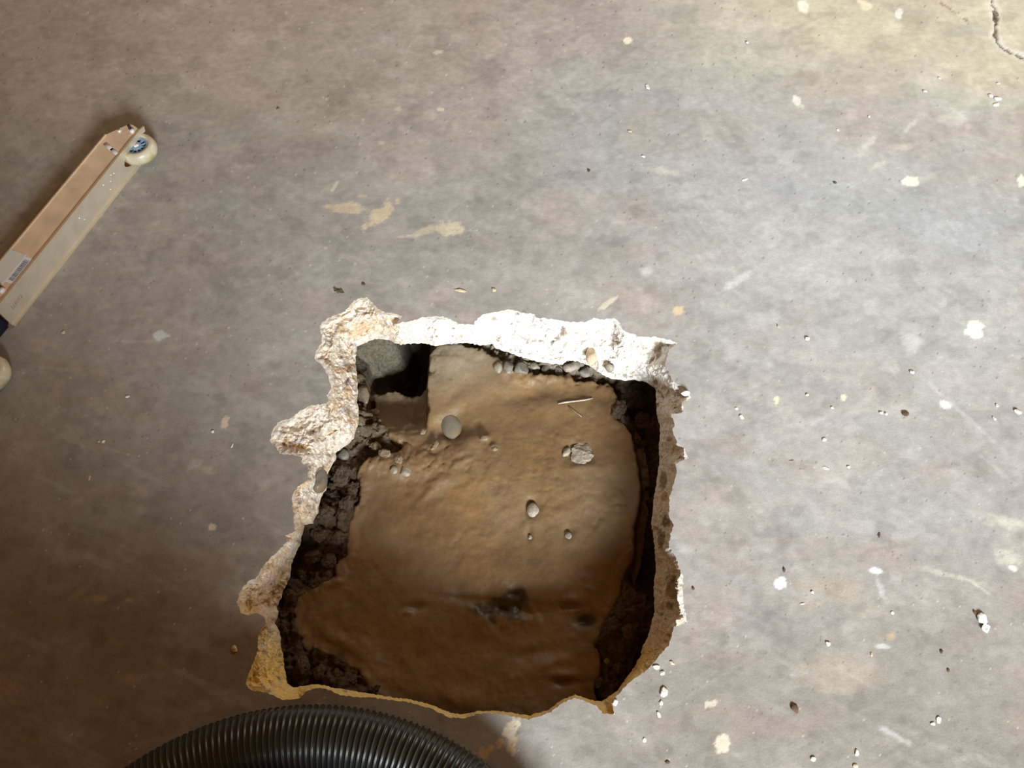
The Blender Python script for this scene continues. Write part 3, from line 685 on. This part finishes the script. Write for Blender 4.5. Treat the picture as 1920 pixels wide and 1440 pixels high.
# chips lying on the floor
CH, CTN, CD = M['chip'], M['chip_tan'], M['chip_dark']
g1 = 'concrete chips strewn on the floor'
for k_, (u, v, a, b, m, lb) in enumerate([
 (1513,636,9,8,CH,'whitish chip on the floor level with the top edge, well right of the hole'),(1381,766,7,6,CH,'small chip, upper of the close pair right of the pointed corner'),(1390,782,9,9,CH,'larger chip, lower of the close pair right of the pointed corner'),
 (1513,740,7,6,CH,'small chip straight below the whitish chip right of the hole'),(1560,765,7,6,CH,'small chip right of the close pair, alone'),(1652,774,7,6,CH,'left of two touching tiny chips far right of the hole'),(1661,776,6,6,CH,'right of two touching tiny chips far right of the hole'),
 (1545,825,9,8,CH,'pale chip at the top of the large round light stain'),(1549,878,12,6,CH,'long flat chip inside the large round light stain'),(1591,876,7,6,CH,'small chip right of the long flat chip in the light stain'),(1483,863,12,3,CD,'thin brown sliver left of the long flat chip'),
 (1697,776,13,10,CD,'brown crumb on the reddish stained patch at right'),(1710,698,11,8,CH,'pale chip upper right of the two touching tiny chips'),(1908,773,14,12,CH,'white chip at the right edge of the photo, mid height'),(1864,785,6,9,CH,'small upright chip left of the right-edge chip'),(1869,761,7,6,CH,'small chip just above the upright one near the right edge'),
 (1841,1158,19,20,CH,'large white plaster chip at lower right, upper of two'),(1846,1178,18,15,CH,'large white plaster chip at lower right, lower of two'),(1829,1150,7,12,CD,'brown crumb leaning on the large white plaster chip'),(1489,1329,13,16,CD,'dark brown clod on the floor at the bottom right'),
 (1760,1350,10,12,CH,'bluish white chip, right one of the bottom right pair'),(1749,1357,9,7,CH,'whitish chip, left one of the bottom right pair'),(1606,1412,9,12,CH,'white chip near the bottom edge right of the dark clod'),(1524,1423,11,9,CH,'grey-white chip near the bottom edge under the dark clod'),
 (1552,1208,11,9,CH,'irregular white chip between the round splash and the rusty spot'),(1523,1111,7,6,CH,'tiny white chip just right of the round white splash'),(1505,1132,10,3,CH,'thin white splinter below the round white splash'),(1765,1221,6,8,CD,'dark crumb right of the rusty spot'),(1778,1256,6,7,CD,'dark crumb below the one right of the rusty spot'),
 (1604,1436,10,7,CTN,'yellowish chip cut by the bottom edge'),(1673,1149,7,6,CH,'tiny white chip above the rusty spot'),(1634,1227,5,8,CTN,'tiny ochre chip left of the rusty spot'),
 (1857,181,9,9,CH,'left chip of the stacked little group at upper right'),(1870,186,15,9,CH,'middle chip of the stacked little group at upper right'),(1867,197,14,7,CH,'lowest chip of the stacked little group at upper right'),(1871,157,8,5,CH,'chip above the stacked little group at upper right'),
 (1734,172,9,7,CH,'single chip left of the stacked little group at upper right'),(1761,147,6,6,CH,'tiny chip up and left of the stacked little group'),(1867,28,10,14,SG,'bluish grey stone caught in the floor crack'),(1629,219,5,6,CH,'tiny white chip on the bluish grey band at upper right'),(1571,244,6,6,CH,'tiny white chip left of the scuff marks at upper right'),
 (1565,343,7,6,CD,'dark reddish crumb on the grey band at upper right'),(1214,163,8,13,CH,'bright white flake alone at the top centre'),(1181,247,10,6,CTN,'cream chip below the bright white flake'),(1206,294,8,6,CH,'pale chip below the cream chip'),(1104,320,7,8,CD,'dark crumb left of the pale chip at top centre'),
 (1397,337,16,4,CH,'thin white splinter on the grey band, top centre right'),(1401,80,6,6,CH,'tiny white chip near the top edge right of centre'),(119,624,9,7,CTN,'cream chip beside the lower end of the scooter'),(239,744,8,6,CH,'bright white square chip on the dark left floor'),
 (185,828,6,6,CTN,'left of two tiny chips side by side on the left floor'),(194,828,6,6,CH,'right of two tiny chips side by side on the left floor'),(168,897,5,11,CTN,'slim tan chip on the dark left floor'),(399,810,6,6,CH,'tiny chip below the tan flake left of the hole'),(440,1217,13,12,CTN,'tan crumb on the dark floor left of the yellow lower rim'),
 (435,836,4,9,CH,'slim white chip left of the big left spall'),(1231,1252,13,10,CH,'white chip on the lower right rim of the hole'),(1241,1262,10,8,CH,'broken white chip touching the lower right rim chip'),(1260,1243,12,6,CTN,'tan chip right of the lower right rim chips'),(1244,1298,15,15,CH,'rounded pale chip below the lower right rim chips'),
 (1239,1318,8,8,CH,'small pale chip under the rounded pale chip at lower right'),(1235,1340,7,12,CH,'slim pale chip lowest of the lower right string'),(1153,1317,12,12,CH,'white chip on the rim above the pointed lower notch'),(1208,1388,7,8,CH,'tiny white chip below the hole at bottom right'),(1252,1429,11,6,CD,'brown crumb near the bottom edge below the hole'),
 (652,540,0,0,CD,''),(521,203,7,6,CD,'dark crumb on the upper left floor'),(1022,610,0,0,CH,''),(1437,700,0,0,CH,''),(1459,612,5,8,CTN,'tiny tan crumb left of the whitish chip right of the hole'),(1648,1003,5,9,CD,'slim dark crumb on the beige stained area at right'),(1470,1068,5,9,CD,'slim dark crumb above the round white splash'),
 (970,551,0,0,CTN,''),(926,544,9,8,CTN,'ochre chip above the top edge of the hole'),(862,545,24,6,CTN,'long pale tan chip above the top edge of the hole'),(1256,1243,0,0,CH,''),(1300,1104,6,8,CD,'dark crumb just outside the right rim of the hole'),(682,533,9,6,CD,'dark crumb right of the olive leaf')]):
    if a == 0: continue
    nm = 'concrete_chip' if m in (CH, CTN) else ('floor_stone' if m is SG else 'dirt_crumb')
    rock(nm, u, v, a, b, (37 * k_) % 50 - 25, m, lb, 'chip' if m in (CH, CTN) else ('stone' if m is SG else 'crumb'), 200 + k_, where='floor', rough=.25, flat=.38, facet=4, sink=.1, group=g1 if nm == 'concrete_chip' else None)

# dry leaf scrap
def leaf():
    bm = bmesh.new()
    L, Wd_ = .024, .010
    rows = []
    for i in range(9):
        t = i / 8; wv = Wd_ * math.sin(math.pi * min(.97, t * .9 + .06)) ** .8 * .5 * (1 + .25 * math.sin(i * 2.3))
        zc = .003 * math.sin(t * 5)
        rows.append([bm.verts.new((L * (t - .5), s * wv, .002 + zc + .003 * abs(s) * math.cos(i))) for s in (-1, -.4, 0, .4, 1)])
    for a, b in zip(rows, rows[1:]):
        for k_ in range(4): bm.faces.new((a[k_], b[k_], b[k_ + 1], a[k_ + 1]))
    bmesh.ops.solidify(bm, geom=bm.faces[:], thickness=.0006)
    o = bm_obj('leaf_scrap', bm, M['leaf']); o.location = P(636, 547, .001); o.rotation_euler = (0, 0, math.radians(-8))
    tag(o, 'curled olive-brown leaf scrap on the floor above the upper left corner of the hole', 'leaf')
leaf()

def tube(name, pts_, r, m, parent=None, seg=8, rad=None):
    bm = bmesh.new(); rings = []
    n_ = len(pts_)
    for i, p_ in enumerate(pts_):
        t = (Vector(pts_[min(i + 1, n_ - 1)]) - Vector(pts_[max(i - 1, 0)])).normalized()
        up = Vector((0, 0, 1)) if abs(t.z) < .9 else Vector((1, 0, 0))
        a = t.cross(up).normalized(); b = a.cross(t)
        rr = r if rad is None else rad[i]
        rings.append([bm.verts.new(Vector(p_) + (a * math.cos(2 * math.pi * k_ / seg) + b * math.sin(2 * math.pi * k_ / seg)) * rr) for k_ in range(seg)])
    for A, B in zip(rings, rings[1:]):
        for k_ in range(seg):
            bm.faces.new((A[k_], A[(k_ + 1) % seg], B[(k_ + 1) % seg], B[k_]))
    bm.faces.new(rings[0][::-1]); bm.faces.new(rings[-1])
    bmesh.ops.recalc_face_normals(bm, faces=bm.faces)
    return bm_obj(name, bm, m, parent)
tp = [hole_pt(1046, 758), hole_pt(1062, 755), hole_pt(1080, 753), hole_pt(1096, 751), hole_pt(1111, 748)]
o = tube('twig', [q + Vector((0, 0, .003)) for q in tp], .003, M['wood'], rad=[.0012, .0024, .0016, .0023, .0011])
tag(o, 'thin pale twig lying across the mud below the white top edge', 'twig')
tp = [hole_pt(1066, 762), hole_pt(1078, 772), hole_pt(1091, 782)]
o = tube('twig', [q + Vector((0, 0, .001)) for q in tp], .0018, M['stone_muddy'])
tag(o, 'short dark muddy twig under the pale twig, slanting down right', 'twig')

# ------------------------------------------------------------------ ribbed vacuum hose
M['hose'] = mat('black_hose_plastic', (.012, .014, .014), rough=.34, spec=.6)
M['rib'] = mat('hose_rib_plastic', (.050, .056, .036), rough=.35, spec=.6)
def hose():
    R, r = .474, .052
    c = P(590, 1384, .06); c = Vector((c.x, c.y - R, .0))
    # thin wall between the helical wire ribs
    pitch = .0100
    segs = 24
    def ringpoint(th, phi, rad, tilt=0):
        th2 = th + tilt * math.sin(phi)
        d = Vector((math.cos(th2), math.sin(th2), 0))
        # the arc arches up a little in the middle of the loop
        zc = .060 + .012 * max(0, math.sin(th))
        return c + d * (R + rad * math.cos(phi)) + Vector((0, 0, zc + rad * math.sin(phi)))
    th0, th1 = math.radians(-14), math.radians(200)
    n_ = int((th1 - th0) * R / pitch)
    sub = 8
    bm = bmesh.new(); prev = None
    for i in range(n_ * sub + 1):
        th = th0 + (th1 - th0) * i / (n_ * sub)
        ph = (i % sub) / sub
        rad = r - .0026 * (math.sin(math.pi * ph) ** .35)
        ring = [bm.verts.new(ringpoint(th, 2 * math.pi * k_ / 40, rad)) for k_ in range(40)]
        if prev:
            for k_ in range(40):
                bm.faces.new((prev[k_], prev[(k_ + 1) % 40], ring[(k_ + 1) % 40], ring[k_]))
        prev = ring
    root = bm_obj('vacuum_hose', bm, M['hose'])
    tag(root, 'thick black ribbed vacuum hose curving along the bottom of the photo', 'hose')
    # stiff ribs, one mesh
    bm = bmesh.new()
    for i in range(n_ + 1):
        th = th0 + (th1 - th0) * i / n_
        pr = []
        for k_ in range(40):
            phi = 2 * math.pi * k_ / 40
            q = []
            for s in range(6):
                a = 2 * math.pi * s / 6
                q.append(bm.verts.new(ringpoint(th + 0.0010 / R * math.cos(a), phi, r + .0009 * math.sin(a))))
            pr.append(q)
        for k_ in range(40):
            A, B = pr[k_], pr[(k_ + 1) % 40]
            for s in range(6):
                bm.faces.new((A[s], A[(s + 1) % 6], B[(s + 1) % 6], B[s]))
    bmesh.ops.recalc_face_normals(bm, faces=bm.faces)
    bm_obj('spiral_rib', bm, M['rib'], root)
hose()

# unseen drum vacuum assumed from the hose, placed and sized to shade the lower left
def vacuum():
    root = bpy.data.objects.new('drum_vacuum_blocker', None); COL.objects.link(root)
    root.location = (-.12, -.82, 0); root.scale = (1.2, 1.2, 1.28)
    tag(root, 'black drum vacuum cleaner out of view by the ribbed hose, sized to shade the lower left', 'vacuum cleaner')
    def lathe(name, prof, m, par=root, K=48, off=(0, 0)):
        bm = bmesh.new(); rr = []
        for k_ in range(K):
            a = 2 * math.pi * k_ / K
            rr.append([bm.verts.new((off[0] + q * math.cos(a), off[1] + q * math.sin(a), z_)) for q, z_ in prof])
        for k_ in range(K):
            A_, B_ = rr[k_], rr[(k_ + 1) % K]
            for s_ in range(len(prof) - 1): bm.faces.new((A_[s_], B_[s_], B_[s_ + 1], A_[s_ + 1]))
        bmesh.ops.remove_doubles(bm, verts=bm.verts, dist=1e-5)
        bmesh.ops.recalc_face_normals(bm, faces=bm.faces)
        return bm_obj(name, bm, m, par)
    lathe('drum', [(0, .06), (.19, .06), (.205, .08), (.22, .40), (.228, .41), (.228, .43), (0, .43)], M['hose'])
    lathe('motor_head', [(0, .43), (.225, .431), (.22, .47), (.17, .55), (.10, .60), (0, .61)], M['rib'])
    tube('carry_handle', [(-.09, 0, .585), (-.07, 0, .64), (0, 0, .655), (.07, 0, .64), (.09, 0, .585)], .013, M['hose'], root)
    for a in (45, 135, 225, 315):
        t_ = math.radians(a)
        w_ = lathe('caster', [(0, .0), (.022, .0), (.026, .01), (.026, .03), (.012, .045), (.012, .065), (0, .065)], M['rib'], off=(.17 * math.cos(t_), .17 * math.sin(t_)), K=20)
vacuum()

# ------------------------------------------------------------------ kick scooter lying on its side
M['alu'] = mat('brushed_aluminium', (.66, .57, .45), rough=.4, metal=.4, noise=((30, .92, 1.06, 3),))
M['alu_in'] = mat('warm_reflection_aluminium', (.90, .69, .49), rough=.42, metal=.25, noise=((20, .85, 1.1, 3),))  # warm reflected light put into the rail's base colour
M['alu_edge'] = mat('cut_aluminium_edge', (.80, .70, .52), rough=.3, metal=.6)
M['steel'] = mat('bright_steel', (.92, .92, .92), rough=.2, metal=.25)
M['navy'] = mat('navy_paint', (.008, .012, .05), rough=.35)
M['tire'] = mat('cloudy_urethane', (.66, .58, .42), rough=.35, noise=((25, .75, 1.1, 3),), mix_c=[((.38, .34, .12), 22, .50, .66)])
M['hub'] = mat('blue_grey_hub', (.26, .36, .46), rough=.35)
M['dark'] = mat('black_rubber', (.02, .015, .03), rough=.5)
M['paper'] = mat('sticker_paper', (.80, .80, .82), rough=.6)
M['ink'] = mat('sticker_ink', (.20, .22, .30), rough=.7)
M['film'] = mat('pale_film', (.70, .69, .66), rough=.3)
M['pink'] = mat('pink_print', (.66, .54, .45), rough=.5)
M['white'] = mat('white_print', (.80, .76, .66), rough=.5)

HS = .069                                            # height of the deck lying on edge
A0 = P(264, 306, 0.0); A1 = P(25, 611, 0.0)          # foot line of the lower-right face
ax = (A1 - A0).normalized()                          # along the scooter, towards the front
nrm = Vector((-ax.y, ax.x, 0))
if nrm.dot(Vector((1, -1, 0))) < 0: nrm = -nrm       # towards the camera side
WID = .074
LEN = (A1 - A0).length
frame_m = Matrix(((ax.x, -nrm.x, 0), (ax.y, -nrm.y, 0), (0, 0, 1)))
def boxm(bm, x0_, x1_, y0_, y1_, z0_, z1_, bev=.0):
    vs_ = [bm.verts.new((x, y, z)) for x in (x0_, x1_) for y in (y0_, y1_) for z in (z0_, z1_)]
    q = [(0, 1, 3, 2), (4, 6, 7, 5), (0, 4, 5, 1), (2, 3, 7, 6), (0, 2, 6, 4), (1, 5, 7, 3)]
    for f_ in q: bm.faces.new([vs_[i] for i in f_])
def scooter():
    root = bpy.data.objects.new('kick_scooter', None); COL.objects.link(root)
    ang = math.atan2(ax.y, ax.x)
    root.location = A0; root.rotation_euler = (0, 0, ang)
    # local axes: +x to the front, y: side. camera side (nrm) in local coordinates
    sgn = 1 if (Matrix.Rotation(-ang, 3, 'Z') @ nrm).y > 0 else -1
    tag(root, 'bare aluminium kick scooter lying on its side at the left, rear wheel up the frame', 'scooter')
    def Y(d): return -sgn * d                        # d: distance away from the camera side
    def plate(name, outline, d0, d1, m, par, flatz=None):
        """extruded plate; outline in (x, z) if flatz is None, else in (x, d) lying at height flatz=(z0, z1)"""
        bm = bmesh.new()
        if flatz is None:
            a = [bm.verts.new((x, Y(d0), z)) for x, z in outline]; b = [bm.verts.new((x, Y(d1), z)) for x, z in outline]
        else:
            a = [bm.verts.new((x, Y(d), flatz[0])) for x, d in outline]; b = [bm.verts.new((x, Y(d), flatz[1])) for x, d in outline]
        bm.faces.new(a); bm.faces.new(b[::-1])
        k_ = len(outline)
        for i in range(k_): bm.faces.new((a[i], b[i], b[(i + 1) % k_], a[(i + 1) % k_]))
        bmesh.ops.recalc_face_normals(bm, faces=bm.faces)
        return bm_obj(name, bm, m, par, smooth=False)
    # face towards the camera: the foot plate, standing on edge, with the slot for the rear wheel
    zc = HS * .50; wr = .047; cxw = .000
    arc = [(cxw + (wr * .92 + .003) * math.cos(t), zc + .019 * math.sin(t)) for t in [math.radians(a) for a in range(90, -91, -10)]]
    foot = [(-.050, HS), (LEN, HS), (LEN, 0), (-.005, 0)] + [(-.005, zc - .019)] + [p_ for p_ in arc[::-1]] + [(-.062, zc + .019), (-.066, HS - .003)]
    plate('foot_plate', foot, 0, .004, M['alu'], root)
    # upper side rail, tapering at the rear end
    rail = [(-.052, .004), (LEN, .004), (LEN, WID), (-.010, WID), (-.052, WID * .62), (-.060, WID * .50), (-.060, .030)]
    r1 = plate('side_rail', rail, 0, 0, M['alu_in'], root, flatz=(HS - .007, HS - .003))
    tag(r1, 'upper side rail with warm reflections put into its colour')
    r2 = plate('side_rail', rail, 0, 0, M['alu_in'], root, flatz=(.004, .008))
    # rims of the extrusion
    bm = bmesh.new(); boxm(bm, -.050, LEN, min(Y(-.0012), Y(.0042)), max(Y(-.0012), Y(.0042)), HS - .001, HS + .0018)
    bm_obj('rim', bm, M['alu_edge'], root, False)
    bm = bmesh.new(); boxm(bm, -.008, LEN, min(Y(WID), Y(WID + .0035)), max(Y(WID), Y(WID + .0035)), HS - .009, HS - .001)
    bm_obj('rim', bm, M['alu_edge'], root, False)
    bm = bmesh.new(); boxm(bm, -.004, LEN, min(Y(-.005), Y(.002)), max(Y(-.005), Y(.002)), .0, .005)
    bm_obj('rim', bm, M['alu_edge'], root, False)
    # pale bars standing in for white reflections on the rail, and rivets
    for (x, d, l, w_, nm) in [(.036, .020, .030, .009, 'clip'), (.026, .044, .032, .010, 'clip')]:
        bm = bmesh.new(); boxm(bm, x - w_ / 2, x + w_ / 2, min(Y(d - l / 2), Y(d + l / 2)), max(Y(d - l / 2), Y(d + l / 2)), HS - .003, HS - .001)
        bmesh.ops.rotate(bm, verts=bm.verts, cent=(x, Y(d), HS), matrix=Matrix.Rotation(math.radians(-22 * sgn), 3, 'Z'))
        bmesh.ops.bevel(bm, geom=bm.edges[:] , offset=.001, segments=2)
        bm_obj(nm, bm, M['steel'], root)
    def bolt(x, d, z, r_, h_, m=M['steel'], name='bolt'):
        bm = bmesh.new()
        bmesh.ops.create_cone(bm, cap_ends=True, segments=6 if r_ > .004 else 16, radius1=r_, radius2=r_ * .85, depth=h_)
        bmesh.ops.bevel(bm, geom=bm.edges[:], offset=r_ * .12, segments=2)
        bmesh.ops.translate(bm, verts=bm.verts, vec=(x, Y(d), z + h_ / 2))
        return bm_obj(name, bm, m, root)
    bolt(-.040, .018, HS - .003, .0065, .006); bolt(-.048, .030, HS - .003, .004, .010, M['dark'])
    bolt(-.030, .050, HS - .003, .005, .003)
    bolt(LEN - .047, .020, HS - .003, .0075, .006); bolt(LEN - .052, .028, HS - .003, .005, .009, M['dark'])
    # rivets on the foot plate
    for (x, z) in [(.085, .048), (.095, .052), (.105, .040), (.128, .050), (.118, .025), (.225, .030), (.233, .045)]:
        bm = bmesh.new(); bmesh.ops.create_uvsphere(bm, u_segments=10, v_segments=6, radius=.0018)
        bmesh.ops.translate(bm, verts=bm.verts, vec=(x, Y(0), z))
        bm_obj('rivet', bm, M['steel'], root)
    # barcode sticker and clear film on the upper rail
    bm = bmesh.new(); boxm(bm, LEN - .145, LEN - .070, min(Y(.009), Y(.030)), max(Y(.009), Y(.030)), HS - .003, HS - .0024)
    st = bm_obj('sticker', bm, M['paper'], root, False); tag(st, 'white barcode sticker')
    bm = bmesh.new(); x = LEN - .137; rg = random.Random(4)
    while x < LEN - .078:
        wv = rg.choice([.0008, .0014, .0022]); boxm(bm, x, x + wv, min(Y(.013), Y(.026)), max(Y(.013), Y(.026)), HS - .0025, HS - .0021); x += wv + rg.choice([.0008, .0014])
    bc = bm_obj('barcode', bm, M['ink'], st, False)
    bm = bmesh.new(); boxm(bm, LEN - .150, LEN - .060, min(Y(.031), Y(WID - .001)), max(Y(.031), Y(WID - .001)), HS - .003, HS - .0025)
    f2 = bm_obj('sticker', bm, M['film'], root, False); tag(f2, 'plain pale film beside the barcode')
    # worn print on the foot plate
    rg = random.Random(8)
    bm = bmesh.new()
    for i in range(7):
        x = LEN - .062 + i * .0055; h_ = .010 + .003 * rg.random()
        a = bm.verts.new((x, Y(-.0004), .030)); b = bm.verts.new((x + .0030, Y(-.0004), .030)); c_ = bm.verts.new((x + .0022, Y(-.0004), .030 + h_)); d_ = bm.verts.new((x - .0008, Y(-.0004), .030 + h_))
        bm.faces.new((a, b, c_, d_))
    bmesh.ops.solidify(bm, geom=bm.faces[:], thickness=.0002)
    pr = bm_obj('faded_print', bm, M['pink'], root, False); tag(pr, 'faded pinkish worn-off print')
    # rear wheel, lying flat, turning about an upright axle
    def wheel(cx_, cy_, cz_):
        prof = [(.028, .014), (.032, .018), (.038, .0175), (.044, .012), (.047, 0), (.044, -.012), (.038, -.0175), (.032, -.018), (.028, -.014)]
        bm = bmesh.new(); K = 48; rings = []
        for k_ in range(K):
            a = 2 * math.pi * k_ / K
            rings.append([bm.verts.new((cx_ + r_ * math.cos(a), cy_ + r_ * math.sin(a), cz_ + z_)) for r_, z_ in prof])
        for k_ in range(K):
            A_, B_ = rings[k_], rings[(k_ + 1) % K]
            for s in range(len(prof)):
                s2 = (s + 1) % len(prof)
                bm.faces.new((A_[s], A_[s2], B_[s2], B_[s]))
        bmesh.ops.recalc_face_normals(bm, faces=bm.faces)
        wh = bm_obj('wheel', bm, M['tire'], root)
        tag(wh, 'cloudy yellowish urethane wheel')
        # hub: ring, spokes, boss
        bm = bmesh.new()
        def annulus(r0, r1, z0, z1):
            K2 = 40; R_ = []
            for k_ in range(K2):
                a = 2 * math.pi * k_ / K2
                R_.append([bm.verts.new((cx_ + r_ * math.cos(a), cy_ + r_ * math.sin(a), cz_ + z_)) for r_, z_ in ((r0, z0), (r1, z0), (r1, z1), (r0, z1))])
            for k_ in range(K2):
                A_, B_ = R_[k_], R_[(k_ + 1) % K2]
                for s in range(4): bm.faces.new((A_[s], A_[(s + 1) % 4], B_[(s + 1) % 4], B_[s]))
        annulus(.025, .029, -.011, .0145); annulus(.006, .012, -.012, .0135)
        for k_ in range(10):
            a = 2 * math.pi * k_ / 10
            d = Vector((math.cos(a), math.sin(a), 0)); t_ = Vector((-d.y, d.x, 0))
            c0 = Vector((cx_, cy_, cz_))
            q = [c0 + d * r_ + t_ * s * w_ + Vector((0, 0, z_)) for z_ in (-.009, .010) for r_, w_ in ((.010, .0013), (.026, .0018)) for s in (-1, 1)]
            v_ = [bm.verts.new(p_) for p_ in q]
            for f_ in ((0, 1, 3, 2), (4, 6, 7, 5), (0, 4, 5, 1), (2, 3, 7, 6), (0, 2, 6, 4), (1, 5, 7, 3)): bm.faces.new([v_[i] for i in f_])
        bmesh.ops.recalc_face_normals(bm, faces=bm.faces)
        bm_obj('hub', bm, M['hub'], wh, False)
        bm = bmesh.new(); bmesh.ops.create_cone(bm, cap_ends=True, segments=40, radius1=.0275, radius2=.0275, depth=.002)
        bmesh.ops.translate(bm, verts=bm.verts, vec=(cx_, cy_, cz_ - .006)); bm_obj('hub_web', bm, M['dark'], wh)
        bm = bmesh.new(); bmesh.ops.create_cone(bm, cap_ends=True, segments=20, radius1=.0058, radius2=.0058, depth=.030)
        bmesh.ops.translate(bm, verts=bm.verts, vec=(cx_, cy_, cz_)); bm_obj('axle', bm, M['steel'], wh)
        return wh
    wheel(-.012, Y(-.004), HS * .5 + .004)
    # folding block and column beyond the frame
    bm = bmesh.new(); boxm(bm, LEN + .001, LEN + .10, min(Y(.006), Y(.052)), max(Y(.006), Y(.052)), .003, HS - .004)
    bmesh.ops.bevel(bm, geom=bm.edges[:], offset=.006, segments=3)
    bm_obj('folding_block', bm, M['navy'], root)
    fw = P(-22, 703, .02)
    loc = Matrix.Rotation(-ang, 3, 'Z') @ (fw - A0)
    w2 = wheel(loc.x, loc.y, .022)
    # fork from the block to the front wheel
    bm = bmesh.new()
    q0 = Vector((LEN + .09, Y(.03), .035)); q1 = Vector((loc.x, loc.y, .022))
    bm.free()
    tube('fork', [q0, q0.lerp(q1, .5) + Vector((0, 0, .004)), q1 + Vector((0, 0, .018))], .009, M['navy'], root)
    return root
scooter()

# ------------------------------------------------------------------ unseen wall added behind the camera to shade the left floor
bm = bmesh.new(); boxm(bm, -4.0, .12, -1.27, -1.13, 0, 2.7)
wl_ = bm_obj('shade_wall', bm, M['wall'], smooth=False); wl_['kind'] = 'structure'
tag(wl_, 'unseen tan wall added behind the camera to shade the left floor')
